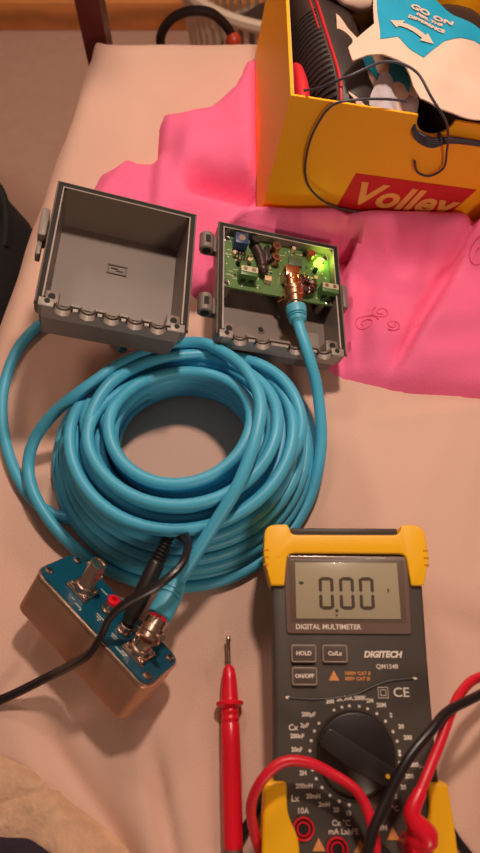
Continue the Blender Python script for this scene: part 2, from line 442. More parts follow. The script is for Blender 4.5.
def bnc(parent, p, ax, boot=True, elbow=False, bootlen=.026):
    """male connector whose mouth is at p, cable leaving along ax"""
    ax = Vector(ax).normalized(); p = Vector(p)
    m = MB(); m.lathe([(.0052, 0), (.0072, .0006), (.0072, .003), (.0066, .0036), (.0072, .0042), (.0072, .0075), (.0060, .0082), (.0060, .0125), (.0048, .0130), (.0048, .016)], p, ax, 24)
    m.lathe([(.0016, -.001), (.0016, .004)], p + ax.orthogonal()*.0072 + ax*.003, ax.orthogonal(), 8)
    m.build('metal_plug', NICKEL if not elbow else COPPER, parent, label='bare metal plug')
    b = MB(); q = p + ax*.0150
    b.lathe([(.0048, 0), (.0069, .0004), (.0072, .002), (.0069, bootlen*.52), (.0060, bootlen*.54), (.0060, bootlen*.58), (.0068, bootlen*.60), (.0066, bootlen*.66), (.0057, bootlen*.68), (.0057, bootlen*.72), (.0064, bootlen*.74), (.0060, bootlen*.9), (.0046, bootlen), (.0040, bootlen+.002)], q, ax, 24)
    b.build('strain_relief', BOOT, parent)
# placed after both boxes' poses are known (below)

# ------------------------------------------------------------------ towel
TOW = [(-.131, .195), (-.120, .238), (-.098, .252), (-.070, .250), (-.071, .298), (-.049, .301), (-.027, .306), (-.005, .327), (.004, .368), (.024, .392), (.05, .39), (.06, .30), (.12, .20), (.154, .19), (.192, .170), (.25, .15), (.36, .10), (.36, .02), (.26, .016), (.209, .018), (.169, .023), (.113, .028), (.071, .039), (.040, .066), (.0, .078), (-.05, .125), (-.109, .150)]
LIDP = (-.0748, .078, .0875); BASEP = (.0290, .0865, .0440)
LM = pose(*LIDP, -1.6, 0, 17.5); BM_ = pose(*BASEP, 0, 0, 16.5)
LMi = LM.inverted(); BMi = BM_.inverted()
SBM = pose(.0313, .1602, .1383, -.87, -3.2, 9.25); SBMi = SBM.inverted()
BOXES = [(LMi, -.056, .056, -.058, .056, -.036), (BMi, -.055, .055, -.056, .056, -.026)]
def cap_under(x, y, z):
    for Mi, x0, x1, y0, y1, zl in BOXES:
        p = Mi @ Vector((x, y, z))
        n = (Mi.inverted().to_3x3() @ Vector((0, 0, 1)))
        ox = max(x0-p.x, p.x-x1, 0); oy = max(y0-p.y, p.y-y1, 0); d = max(ox, oy)
        if d < .012:
            lim = p.z - (zl - .0015)
            z -= max(0.0, lim) * (1 - sstep(.0005, .004, d))
    return z
def towel_z(x, y, d):
    z = 0.013*(1-exp(-d/0.005)) + 0.0030*nz(x*16, y*16, 1) + 0.0015*nz(x*38, y*38, 2)
    z += 0.010*sstep(-.076, -.064, x) * sstep(.16, .2, y)                       # step at the left flap
    z += 0.040*exp(-((y-(.149-.10*max(0, x-.13)))/.016)**2)*sstep(-.03, .01, x)                 # roll in front of the shoe box
    z += 0.012*exp(-((y-.245)/.03)**2)*sstep(-.06, -.04, x)*(1-sstep(0.0, .03, x))
    dd, t = segd(x, y, (-.034, .212), (.004, .200)); z -= 0.024*exp(-(dd/.010)**2)
    dd, t = segd(x, y, (.002, .33), (.012, .22)); z += 0.008*exp(-(dd/.016)**2)
    # long diagonal fold on the right part
    a, b = (.187, .162), (.120, .052); dx, dy = b[0]-a[0], b[1]-a[1]; L_ = hypot(dx, dy)
    s_ = ((x-a[0])*dy - (y-a[1])*dx)/L_; tt = ((x-a[0])*dx + (y-a[1])*dy)/(L_*L_)
    fw = sstep(1.25, .85, tt) if tt > .85 else 1
    z += (0.013*sstep(.004, -.003, s_)*exp(-max(0, -s_)/.03) - 0.0080*exp(-((s_-.004)/.005)**2))*fw*sstep(-.6, -.2, tt)
    dd, t = segd(x, y, (.095, .112), (.084, .050)); z -= 0.006*exp(-(dd/.008)**2)
    dd, t = segd(x, y, (.10, .066), (.17, .082)); z += 0.006*exp(-(dd/.012)**2)
    dd, t = segd(x, y, (.08, .150), (.10, .135)); z -= 0.003*exp(-(dd/.006)**2)
    dd, t = segd(x, y, (.135, .045), (.23, .065)); z += 0.004*exp(-(dd/.01)**2)
    dd, t = segd(x, y, (-.115, .20), (-.095, .245)); z += 0.004*exp(-(dd/.006)**2)
    return z
def patch(name, poly, step, hf, material, x0, x1, y0, y1, keep=-0.003, pad=0.006, smooth=80):
    m = MB(); V = []; F = []; idx = {}
    nx = int((x1-x0)/step)+1; ny = int((y1-y0)/step)+1
    for j in range(ny):
        for i in range(nx):
            x, y = x0+i*step, y0+j*step
            d = sdist(x, y, poly)
            if d < -pad: continue
            idx[i, j] = len(V); V.append((x, y, hf(x, y, d)))
    for j in range(ny-1):
        for i in range(nx-1):
            q = [(i, j), (i+1, j), (i+1, j+1), (i, j+1)]
            if all(k in idx for k in q): F.append(tuple(idx[k] for k in q))
    m.add(V, F); return m.build(name, material, smooth=smooth)
def th(x, y, d):
    if d <= 0: return sheet_z(x, y) + d*1.2
    # shoe box footprint: stay below its bottom / in front of it
    z = sheet_z(x, y) + towel_z(x, y, d)
    p = SBMi @ Vector((x, y, z))
    if p.x > -.006 and p.y > -.004 and p.x < .206:
        k = sstep(-.004, .002, p.y) if p.x > .004 else sstep(-.006, 0, p.x)
        lim = p.z + .117
        if lim > 0: z -= lim*k
    z = cap_under(x, y, z)
    return max(z, sheet_z(x, y) + 0.0012)
towel = patch('pink_towel', TOW, 0.0035, th, TOWEL, -.14, .365, .01, .40)
tag(towel, 'crumpled bright pink towel spread under the boxes on the bed', 'towel')
m = MB()
def tz(x, y): return th(x, y, sdist(x, y, TOW)) + .0003
for cx, cy, r0, tn, ph in ((.092, .078, .009, 1.6, 0), (.104, .086, .007, 1.5, 2), (.110, .072, .006, 1.5, 4), (.176, .126, .008, 1.3, 1), (.150, .168, .010, .7, 3)):
    pts = []
    for k in range(34):
        t = k/33; a = ph + t*2*pi*tn; r = r0*(1-.75*t); x, y = cx+r*cos(a), cy+r*sin(a)*.9; pts.append((x, y, tz(x, y)))
    m = MB(); m.tube(pts, .0005, 5); m.build('embroidery', TOWELT, towel, label='embroidered swirl')

# ------------------------------------------------------------------ fleece throw and navy cloth at the near edge
BL = [(-.26, -.185), (-.134, -.2065), (-.117, -.213), (-.096, -.2275), (-.080, -.238), (-.062, -.251), (-.04, -.275), (-.03, -.33), (-.26, -.33)]
def fz(x, y, d):
    if d <= 0: return sheet_z(x, y) + d*1.5
    z = 0.007*(1-exp(-d/0.004)) + 0.0012*nz(x*60, y*60) + 0.0006*nz(x*300, y*300)
    dd, t = segd(x, y, (-.106, -.222), (-.16, -.236)); z += -0.004*exp(-(dd/.003)**2) + .002*exp(-(dd/.012)**2)
    dd, t = segd(x, y, (-.16, -.236), (-.10, -.248)); z += .0015*exp(-(dd/.01)**2)
    return sheet_z(x, y) + z
tag(patch('fleece_throw', BL, .0025, fz, FLEECE, -.26, -.02, -.33, -.18), 'fluffy tan fleece throw lying on the sheet near the meter probe', 'blanket')
NV = [(-.26, -.2445), (-.128, -.2445), (-.112, -.2462), (-.096, -.2525), (-.085, -.262), (-.075, -.29), (-.26, -.31)]
def nvz(x, y, d):
    if d <= 0: return .009 + d*1.5
    return .009 + .010*(1-exp(-d/.005)) + .0008*nz(x*50, y*50)
tag(patch('navy_cloth', NV, .0025, nvz, NAVY, -.26, -.06, -.31, -.235), 'dark navy denim cloth lying on the tan fleece throw', 'cloth')

# ------------------------------------------------------------------ grey plastic enclosure (two halves, one thing)
enc = thing('plastic_enclosure', 'open grey plastic junction box with hinged lid and circuit board inside', 'enclosure', Matrix.Translation((-.02, .085, .0)))
def half(M, W, D, dep, notches, floor_inset, name, nr=.0058):
    t = .0022
    m = MB(M)
    # floor
    fi = floor_inset
    m.prism(rrect(W-2*fi+2*t, D-2*fi+2*t, .004, 0, 0), -dep-.002, -dep, mi=0)
    # walls: ring lofted from floor to rim, inner and outer, with draft
    def ring(w, d, r): return rrect(w, d, r, 0, 0, 4)
    levels_o = [(W-2*fi+2*t, D-2*fi+2*t, -dep-.002), (W-.002, D-.002, -.0105), (W+.0015, D+.0015, -.010), (W+.0015, D+.0015, -.0006)]
    levels_i = [(W-2*fi, D-2*fi, -dep), (W-.008, D-.008, -.004), (W-.008, D-.008, -.0006)]
    def walls(levels, mi, flip, cut):
        V = []; F = []; n = None
        for w_, d_, z in levels:
            r = ring(w_, d_, .005); n = len(r); V += [(x, y, z) for x, y in r]
        for i in range(len(levels)-1):
            for k in range(n):
                k2 = (k+1) % n
                q = [V[i*n+k], V[i*n+k2], V[(i+1)*n+k2], V[(i+1)*n+k]]
                if cut and all(v[1] < -D/2+.012 for v in q) and abs(q[0][0]-q[1][0]) > W*.6 and i >= cut-1: continue
                f = (i*n+k, i*n+k2, (i+1)*n+k2, (i+1)*n+k)
                F.append(f[::-1] if flip else f)
        m.add(V, F, mi)
    walls(levels_o, 0, False, 3)
    walls(levels_i, 0, True, 2)
    # front wall with semicircular cable knock-outs
    def fw(y0, y1, r, top, bot, mi):
        xs = W/2-.004; prof = [(-xs, bot), (xs, bot), (xs, top)]
        for c in sorted(notches, reverse=True):
            prof += [(c+r*cos(a), top-r*sin(a)) for a in [pi*k/10 for k in range(0, 11)]]
        prof += [(-xs, top)]
        Mx = Matrix(((1, 0, 0, 0), (0, 0, 1, 0), (0, 1, 0, 0), (0, 0, 0, 1)))
        m.prism(prof, y0, y1, mi=mi, M=Mx)
    fw(-D/2-.0008, -D/2+.0012, nr, -.0006, -.0125, 1)
    fw(-D/2+.0026, -D/2+.0044, nr-.0014, -.0006, -.0125, 0)
    for c in notches:    # half-tube bosses
        prof = [(nr-.0016, 0), (nr-.0002, 0), (nr-.0002, .0045), (nr-.0016, .0045)]
        V = []; F = []
        for k in range(13):
            a = pi + pi*k/12
            for r_, y_ in ((nr-.0011, -D/2-.0024), (nr, -D/2-.0024), (nr, -D/2+.0015), (nr-.0011, -D/2+.0015)):
                V.append((c+r_*cos(a), y_, -.0006+r_*sin(a)))
        for k in range(12):
            for e in range(4): F.append((k*4+e, k*4+(e+1) % 4, (k+1)*4+(e+1) % 4, (k+1)*4+e))
        m.add(V, F, 1)
    # dark gasket channel in the rim, light bead lines beside it
    def rimline(inset, z, r, mi):
        w_, d_ = W/2-inset, D/2-inset
        m.tube([(-w_, -d_+.002, z), (-w_, d_, z), (w_, d_, z), (w_, -d_+.002, z)], r, 6, mi)
    V = []; F = []
    for (w_, d_) in ((W+.0015, D+.0015), (W-.008, D-.008)):
        V += [(-w_/2, -d_/2, -.0009), (-w_/2, d_/2, -.0009), (w_/2, d_/2, -.0009), (w_/2, -d_/2, -.0009)]
    F = [(0, 1, 5, 4), (1, 2, 6, 5), (2, 3, 7, 6)]
    m.add(V, F, 2)
    rimline(.0036, -.0005, .0006, 3); rimline(-.0002, -.0006, .0005, 0)
    # corner bosses by the front wall
    for sx in (-1, 1):
        m.box((sx*(W/2-.0085), -D/2+.0085, -dep/2-.002), (.009, .009, dep-.002), bev=.001, mi=0)
        m.box((sx*(W/2-.0060), -D/2+.0022, -.0010), (.009, .0058, .0016), bev=.0004, mi=1)
        m.cyl((sx*(W/2-.0065), -D/2+.003, -.0004), (sx*(W/2-.0065), -D/2+.003, .0001), .0017, n=12, mi=2)
        m.cyl((sx*(W/2-.0085), -D/2+.0085, -.004), (sx*(W/2-.0085), -D/2+.0085, -.0025), .0022, n=12, mi=2)
    o = m.build(name, [GREYBOX, GREYLT, GREYDK, GREYLINE], None, 30); wparent(o, enc); return o
bpy.context.view_layer.update()
W_, D_ = .091, .096
lid = half(LM, W_, D_, .034, (-.0295, -.0150, -.0008, .0134, .0275), .0055, 'lid')
base = half(BM_, W_, D_, .0235, (-.0298, -.0140, .0095, .0300), .0045, 'base')
def encpart(m, name, mats, label=None, parent=enc, smooth=35):
    o = m.build(name, mats, None, smooth, label)
    o.parent = parent; o.matrix_parent_inverse = parent.matrix_world.inverted(); return o
# embossed mark in the lid floor
m = MB(LM); 
for dy in (.0035, -.0035): m.box((.0003, .014+dy, -.0336), (.0135, .0007, .0008))
for dx in (-.006, .006): m.box((.0003+dx, .014, -.0336), (.0007, .0070, .0008))
m.box((-.0015, .0150, -.0336), (.005, .0006, .0008)); m.box((.002, .0132, -.0336), (.005, .0006, .0008))
encpart(m, 'moulded_mark', MARKM)
# clasp on the outer side wall of the lid
m = MB(LM); m.prism(rrect(.0050, .022, .002, -.0495, .012), -.012, .001, bev=.0008, mi=0); m.box((-.0500, -.004, -.008), (.0030, .012, .008), bev=.0006, mi=0)
encpart(m, 'clasp', GREYBOX)
# hinge lugs between the halves
for yl in (.0315, -.0215):
    m = MB(BM_)
    m.cyl((-.0530, yl-.007, -.006), (-.0530, yl+.007, -.006), .0052, n=20, bev=.0006)
    m.box((-.0500, yl, -.0085), (.010, .013, .006), bev=.001); m.cyl((-.0530, yl-.0072, -.006), (-.0530, yl-.0068, -.006), .0032, n=16, mi=1)
    m.box((-.0530, yl+.0, -.0012), (.0034, .0062, .0012), mi=1)
    encpart(m, 'hinge', [GREYBOX, GREYDK])
m = MB(BM_); m.box((.0492, .004, -.006), (.004, .020, .010), bev=.001); encpart(m, 'clasp', GREYBOX)
# posts + screw hole in base floor
m = MB(BM_); m.cyl((-.008, -.022, -.0235), (-.008, -.022, -.0228), .0019, n=14, mi=1); m.torus((-.008, -.022, -.0232), .0024, .0005, mi=0)
encpart(m, 'screw_hole', [GREYBOX, GREYDK])
for x, y in ((-.036, .003), (.036, .003), (-.036, .038), (.036, .038)):
    m = MB(BM_); m.cyl((x, y, -.0235), (x, y, -.0088), .0030, n=16); encpart(m, 'board_post', GREYBOX)
m = MB(BM_); m.box((.030, -.026, -.0232), (.012, .018, .0007), bev=.0002); encpart(m, 'moulded_pad', GREYLT)

# ------------------------------------------------------------------ green circuit board inside the base
pcb = thing('circuit_board', 'green circuit board with glowing green light inside the grey box', 'circuit board', BM_ @ Matrix.Translation((0, 0, -.0085)))
T = .0016
m = MB(); m.prism(rrect(.082, .046, .001, .0, .0205), 0, T, mi=0)
random.seed(3)
for k in range(70):
    x, y = random.uniform(-.039, .039), random.uniform(0, .042)
    if random.random() < .5: m.box((x, y, T+.0001), (random.uniform(.001, .005), .0004, .0002), mi=1)
    else: m.cyl((x, y, T), (x, y, T+.0002), .0006, n=8, mi=1)
for k in range(26):
    x, y = random.uniform(-.038, .038), random.uniform(.002, .041)
    a = random.random() < .5
    m.box((x, y, T+.0003), (.0016, .0009, .0008) if a else (.0009, .0016, .0008), mi=2 if random.random() < .5 else 3)
for x, y in ((-.038, .0005), (.038, .0), (-.038, .040), (.038, .0405)):
    m.torus((x, y, T), .0020, .0005, mi=4); m.cyl((x, y, T), (x, y, T+.0005), .0016, n=12, mi=3)
m.build('board', [PCBG, SILK, CERAM, BLKPL, TIN], pcb)
def part(name, m, mats, label=None, parent=pcb, smooth=35): return m.build(name, mats, parent, smooth, label)
m = MB(); m.box((-.0295, .0345, T+.0050), (.0095, .0095, .010), bev=.0006, mi=0); m.cyl((-.0295, .0345, T+.0100), (-.0295, .0345, T+.0103), .0026, n=16, mi=1); part('trimmer', m, [TRIMB, TIN], 'blue square trimmer')
m = MB(); m.box((.002, .0, 0), (0.0001,)*3); 
def terminal(cx, cy, name='terminal_block'):
    m = MB(); m.box((cx, cy, T+.0045), (.0125, .0085, .009), bev=.0005, mi=0)
    m.box((cx, cy+.0008, T+.0092), (.0120, .0045, .0008), mi=1)
    for dx in (-.003, .003):
        m.cyl((cx+dx, cy+.0008, T+.0095), (cx+dx, cy+.0008, T+.0098), .0015, n=12, mi=3)
        m.box((cx+dx, cy-.0043, T+.003), (.0036, .0003, .0034), mi=2)
    part(name, m, [TERMG, TERMTOP, BLKPL, TIN])
terminal(-.0240, .0075); terminal(.0365, .0065)
for x, y, r, h in ((-.0030, .0355, .0034, .0085), (-.0032, .0262, .0034, .0075)):
    m = MB(); m.lathe([(r, 0), (r, h*.85), (r*.85, h), (.0001, h)], (x, y, T), (0, 0, 1), 20, mi=0); m.cyl((x, y, T+h-.0002), (x, y, T+h+.0001), r*.6, n=16, mi=1)
    part('metal_can', m, [COPPER, BRNCAP])
m = MB(); m.tube(catmull([(-.0175, .034, T+.004), (-.0140, .026, T+.0042), (-.0125, .017, T+.0045)], 6), .0034, 12); m.sphere((-.0125, .0145, T+.0042), .0042); part('capacitor', m, BRNCAP)
m = MB(); m.lathe([(.0034, 0), (.0034, .008), (.003, .009), (.0001, .009)], (-.0185, .0375, T), (0, 0, 1), 16); part('capacitor', m, BLKPL)
m = MB(); m.torus((.0195, .0085, T+.0045), .0050, .0030, n=26); 
for k in range(9):
    a = 2*pi*k/9; m.torus((.0195+.005*cos(a), .0085+.005*sin(a), T+.0045), .0033, .0004, ax=(-sin(a), cos(a), 0), mi=1, n=14, k=5)
part('toroid', m, [BRNCAP, COPPER], 'black ring coil')
m = MB(); m.box((.0135, .0300, T+.0009), (.0100, .0075, .0018), bev=.0002, mi=0)
for k in range(5):
    for s_ in (-1, 1): m.box((.0095+.002*k, .0300+s_*.0044, T+.0004), (.0008, .0016, .0004), mi=1)
part('chip', m, [mat('chip_green_grey', (78, 96, 70), 0.4), TIN])
m = MB(); m.box((-.0085, .0310, T+.0022), (.0035, .014, .0044), bev=.0004); m.box((-.0085, .0085, T+.002), (.005, .004, .004), bev=.0003, mi=1); part('capacitor', m, [BLKPL, CERAM])
for x, y in ((-.022, .022), (-.030, .019), (.006, .018), (.028, .0175), (.0285, .0255), (-.033, .026), (.004, .010), (.012, .0405), (.021, .040)): m = MB(); m.cyl((x, y, T), (x, y, T+.004), .0016, n=12); part('resistor', m, random.choice([CERAM, BLKPL]))
for k in range(6): m = MB(); m.cyl((-.032+.0022*k, .0245, T), (-.032+.0022*k, .0245, T+.006), .0006, n=6); part('header_pin', m, TIN)
m = MB(); m.lathe([(.0030, 0), (.0030, .001), (.0024, .001), (.0024, .004), (.0020, .0056), (.0008, .0066), (.0001, .0068)], (.0315, .0330, T), (0, 0, 1), 20); led = part('indicator_light', m, LEDG, 'glowing green light')
m = MB(); m.lathe([(.003, 0), (.003, .006), (.0001, .006)], (.0250, .0375, T), (0, 0, 1), 16); part('metal_can', m, COPPER)
l = bpy.data.lights.new('led_glow', 'POINT'); l.energy = 0.007; l.color = (0.62, 1.0, 0.10); l.shadow_soft_size = .003
lo = bpy.data.objects.new('led_glow', l); COL.objects.link(lo); lo.parent = pcb; lo.location = (.0362, .0355, T+.0045)
# board socket (right-angle metal jack)
m = MB(); m.box((.0070, .0125, T+.0060), (.0105, .0095, .0120), bev=.0012, mi=0); m.cyl((.0072, .0090, T+.0085), (.0074, -.001, T+.0095), .0052, n=20, bev=.0004, mi=0)
m.torus((.0073, .004, T+.0090), .0053, .0006, ax=(0, -1, .1), mi=0); part('coaxial_socket', m, COPPER, 'copper coloured metal socket')

# the cable's upper plug, in world coordinates: mouth over the board socket, running to the cable end
bpy.context.view_layer.update()
ps = BM_ @ Vector((.0073, -.0010, -.0085+T+.0095))
pe = Vector((.0395, .058, .0425))
bnc(cable, ps, pe-ps, elbow=True, bootlen=max(.01, (pe-ps).length-.015))

# ------------------------------------------------------------------ metal module (splitter) at the left
MM = pose(-.0746, -.1353, .0330, -43.3, -47.7, .7)
mod = thing('metal_signal_box', 'bronze metal box with blue face panel and silver sockets', 'electronics box', MM)
Lx, Ly, Dz = .091, .0335, .030
m = MB(); m.prism(rrect(Lx, Ly, .0075, 0, 0, 7), -Dz, -.0012, bev=.0018, mi=0, allbev=True, seg=3); m.build('case', ALU, mod, 40)
m = MB(); m.prism(rrect(Lx+.0006, Ly+.0006, .0078, 0, 0, 7), -.0014, .0, mi=0, bev=.0003); m.build('case_rim', ALUEDGE, mod, label='bright bare metal edge')
m = MB(); m.prism(rrect(Lx-.0016, Ly-.0016, .0072, 0, 0, 7), 0, .0012, mi=0)
for x, y, a, b in ((-.018, -.0115, .003, .0005), (-.013, -.0125, .005, .0006), (-.0105, -.0135, .001, .001), (-.001, -.0060, .006, .0006), (-.0005, -.0075, .004, .0006), (.0005, -.0090, .002, .0006), (.013, -.0080, .005, .0006), (.0135, -.0095, .004, .0006), (.022, -.0130, .008, .0007), (.024, -.0115, .005, .0006), (.0335, .003, .004, .0006), (.0345, .0045, .003, .0006), (-.013, .010, .006, .0006), (-.005, .004, .002, .0005)):
    for k in range(max(1, int(a/.0012))): m.box((x+k*.0012-a/2, y, .00125), (.0008, b*1.3, .0002), mi=1)
m.build('face_panel', [PCBB, SILK], mod, label='blue circuit board panel')
for x, y in ((-.0410, -.0105), (-.0395, .0120), (.0405, -.0110), (.0400, .0110)):
    m = MB(); m.lathe([(.0026, 0), (.0026, .0008), (.0018, .0015), (.0001, .0016)], (x, y, .0012), (0, 0, 1), 18, mi=0); m.box((x, y, .0028), (.0030, .0005, .0002), mi=1, rot=(0, 0, .6)); m.box((x, y, .0028), (.0030, .0005, .0002), mi=1, rot=(0, 0, 2.17))
    m.build('screw', [NICKEL, BLKPL], mod)
def jack(x, y, hh):
    m = MB(); m.box((x, y, .0024), (.0150, .0125, .0024), bev=.0006, mi=0)
    m.box((x, y-.0058, .0014), (.0165, .0018, .0012), mi=0)
    for dx in (-.0055, .0055):
        for dy in (-.0042, .0042): m.lathe([(.0016, 0), (.0016, .0010), (.0009, .0016), (.0001, .0016)], (x+dx, y+dy, .0036), (0, 0, 1), 10, mi=0)
    m.lathe([(.0064, .0), (.0060, .003), (.0050, .0034), (.0050, .0060), (.0048, .0064), (.0048, hh), (.0040, hh), (.0038, hh-.0008), (.0001, hh-.0008)], (x, y, .0034), (0, 0, 1), 24)
    m.cyl((x, y, .004), (x, y, hh+.001), .0011, n=10)
    for s_ in (-1, 1): m.cyl((x+s_*.0046, y, hh-.002), (x+s_*.0060, y, hh-.002), .0010, n=8)
    return m
jack(-.0210, -.0015, .0195).build('coaxial_socket', NICKEL, mod)
jack(.0270, -.0035, .0090).build('coaxial_socket', NICKEL, mod)
m = MB(); m.lathe([(.0046, 0), (.0046, .0018), (.0036, .0020), (.0036, .0062), (.0032, .0064)], (-.0030, .0020, .0012), (0, 0, 1), 18, mi=0); s1 = m.build('round_socket', NICKEL, mod)
m = MB(); m.lathe([(.0034, 0), (.0037, .0004), (.0037, .0026), (.0028, .0030), (.0016, .0030), (.0016, .0010), (.0001, .0010)], (-.0030, .0020, .0072), (0, 0, 1), 18); m.build('red_insert', REDPL, s1, label='red plastic ring')
m = MB(); m.lathe([(.0050, 0), (.0050, .0018), (.0040, .0020), (.0040, .0052), (.0036, .0054)], (.0125, .0000, .0012), (0, 0, 1), 18, mi=0); m.lathe([(.0026, 0), (.0026, .003), (.001, .0034)], (.0165, .0055, .0012), (0, 0, 1), 12); m.build('round_socket', NICKEL, mod)

# cable's lower plug
bpy.context.view_layer.update()
ps = MM @ Vector((.0270, -.0035, .0105)); pe = Vector((-.0355, -.1165, .0355))
pe2 = t1[0]
bnc(cable, ps, pe2-ps, bootlen=max(.012, (pe2-ps).length-.015))
m = MB(); q = (ps + (pe2-ps).normalized()*.0125); dd = (pe2-ps).normalized(); m.lathe([(.0052, 0), (.0052, .002)], q, dd, 18)
m.build('red_band', REDPL, cable, label='red ring on the plug')

# ------------------------------------------------------------------ black power cable across the module
pj = MM @ Vector((.0125, 0, .0062))
bc = catmull([(-.26, -.195, .0022), (-.200, -.189, .0022), (-.172, -.1835, .0024), (-.144, -.180, .004), (-.109, -.167, .018), (-.083, -.159, .044), (-.0735, -.150, .0545), (-.0680, -.141, .0605), (-.059, -.134, .0640), (-.044, -.126, .0655), (-.0335, -.1165, .0640), (-.0295, -.106, .0585), (-.0310, -.0965, .0500), (-.0380, -.0905, .0430), (-.0410, -.0900, .0405)], 10)
m = MB(); m.tube(bc, .0021, 10)
off = Vector((.0012, .0022, .0))
m.tube([p + off for p in bc[:-8]], .0017, 8)
pc = tag(m.build('power_cable', BLKRUB), 'thin black cable running across the bronze metal box', 'cable')
pq = bc[-1]; dv = pj - pq; Ld = dv.length; pr = [(.0024, 0), (.0034, .001)]
ax_ = dv.normalized()
for k in range(7):
    z_ = .0015+k*.0022; r_ = .0034+.00022*k; pr += [(r_, z_), (r_, z_+.0011), (r_-.0009, z_+.0012), (r_-.0009, z_+.0021)]
pr += [(.0046, .0175), (.0050, .019), (.0050, Ld-.006), (.0046, Ld-.004), (.0040, Ld-.002), (.0040, Ld)]
m = MB(); m.lathe(pr, pq, ax_, 20); m.build('plug', BLKPL, pc, label='ribbed black plug')

# ------------------------------------------------------------------ digital multimeter
DM = pose(.0593, -.0993, .0455, -.3, 5.9, 0)
dmm = thing('multimeter', 'yellow and charcoal digital multimeter with a large grey display', 'multimeter', DM)
def outline(s=0.0):
    return roundpoly([(-.0425+s, .0085-s), (.0440-s, .0085-s), (.0425-s, -.060), (.0425-s, -.100), (.0440-s, -.176+s), (-.0425+s, -.176+s), (-.0410+s, -.100), (-.0410+s, -.060)], [.006, .006, .02, .02, .012, .012, .02, .02], 5)
m = MB(); m.prism(outline(), -.022, .0, bev=.0022, seg=3, allbev=True); m.build('body', DMM, dmm, 50)
# holster: yellow bumper, top
top = roundpoly([(-.0452, .0125), (-.0318, .0130), (-.0300, .0068), (.0315, .0070), (.0333, .0130), (.0462, .0125), (.0475, -.006), (.0435, -.0212), (.0362, -.0212), (.0345, -.0035), (-.0325, -.0035), (-.0345, -.0215), (-.0420, -.0215), (-.0460, -.006)], [.006, .002, .003, .003, .002, .006, .004, .001, .001, .004, .004, .001, .001, .004], 4)
m = MB(); m.prism(top, -.020, .0026, bev=.0018, seg=3)
m.box((.0007, .0095, -.008), (.062, .004, .014), bev=.001, mi=1)
for sx in (-1, 1):
    for k in range(3): m.box((.0007+sx*.0452, -.002-.004*k, .0016), (.003, .0010, .0022), mi=2)  # small ribs in a darker yellow than the bumper
m.build('bumper', [YELLOW, DMMSIDE, mat('holster_dark_rib', (206, 130, 10), .5)], dmm, 50, 'yellow rubber bumper')
bot = roundpoly([(-.0462, -.1190), (-.0350, -.1190), (-.0350, -.1340), (-.0295, -.1430), (-.0290, -.1600), (.0305, -.1600), (.0310, -.1430), (.0365, -.1340), (.0365, -.1190), (.0466, -.1190), (.0490, -.150), (.0470, -.1800), (-.0455, -.1800), (-.0485, -.150)], [.002, .002, .008, .008, .004, .004, .008, .008, .002, .002, .02, .01, .01, .02], 4)
m = MB(); m.prism(bot, -.020, .0026, bev=.0018, seg=3); m.build('bumper', YELLOW, dmm, 50, 'yellow rubber bumper')
bz = roundpoly([(-.0345, -.0046), (.0358, -.0050), (.0345, -.0470), (-.0335, -.0470)], .0018, 4)
m = MB(); m.prism(bz, 0, .0013, bev=.0006, mi=0)
m.prism(roundpoly([(-.0318, -.0070), (.0332, -.0070), (.0322, -.0408), (-.0310, -.0408)], .0010, 3), .0012, .0016, bev=.0002, mi=1)
m.text('DIGITAL MULTIMETER', (-.0108, -.0436, .00145), .0037, mi=2, weight=.00007, sx=.98)
m.text('HIGH CONTRAST', (.0175, -.0062, .00145), .0014, mi=2)
m.build('display_frame', [BEZEL, LCDFRAME, PRINT], dmm)
m = MB(); m.box((.0005, -.0240, .0018), (.0575, .0305, .0006), bev=.0002, mi=0); lcd = m.build('display', LCD, dmm, label='grey liquid crystal display')
def digit(m, cx, cy, w_, h_, t, segs, z, sl=0.0):
    def seg(x0, y0, x1, y1):
        m.prism([(x0, y0), (x1, y0), (x1, y1), (x0, y1)], z, z+.0002)
    g = t*.28; x0, x1 = cx-w_/2, cx+w_/2; y0, y1 = cy-h_/2, cy+h_/2
    def hseg(y): m.prism([(x0+g+t*.3, y), (x0+g+t*.8, y+t/2), (x1-g-t*.8, y+t/2), (x1-g-t*.3, y), (x1-g-t*.8, y-t/2), (x0+g+t*.8, y-t/2)], z, z+.0002)
    def vseg(x, a, b): m.prism([(x, a+g), (x+t/2, a+g+t*.5), (x+t/2, b-g-t*.5), (x, b-g), (x-t/2, b-g-t*.5), (x-t/2, a+g+t*.5)], z, z+.0002)
    if 'a' in segs: hseg(y1-t/2)
    if 'd' in segs: hseg(y0+t/2)
    if 'g' in segs: hseg(cy)
    if 'f' in segs: vseg(x0+t/2, cy, y1)
    if 'b' in segs: vseg(x1-t/2, cy, y1)
    if 'e' in segs: vseg(x0+t/2, y0, cy)
    if 'c' in segs: vseg(x1-t/2, y0, cy)
m = MB()
for cx in (-.0112, .0002, .0112): digit(m, cx, -.0256, .0082, .0176, .0018, 'abcdef', .0021)
m.box((-.0058, -.0350, .0022), (.0016, .0016, .0002)); 
m.sphere((-.0250, -.0200, .0021), .0010, sc=(1.4, 1, .1)); m.box((.0232, -.0240, .0022), (.0008, .0020, .0002)); m.box((-.0060, -.0375, .0022), (.0012, .0008, .0002))
m.build('digits', LCDSEG, lcd)
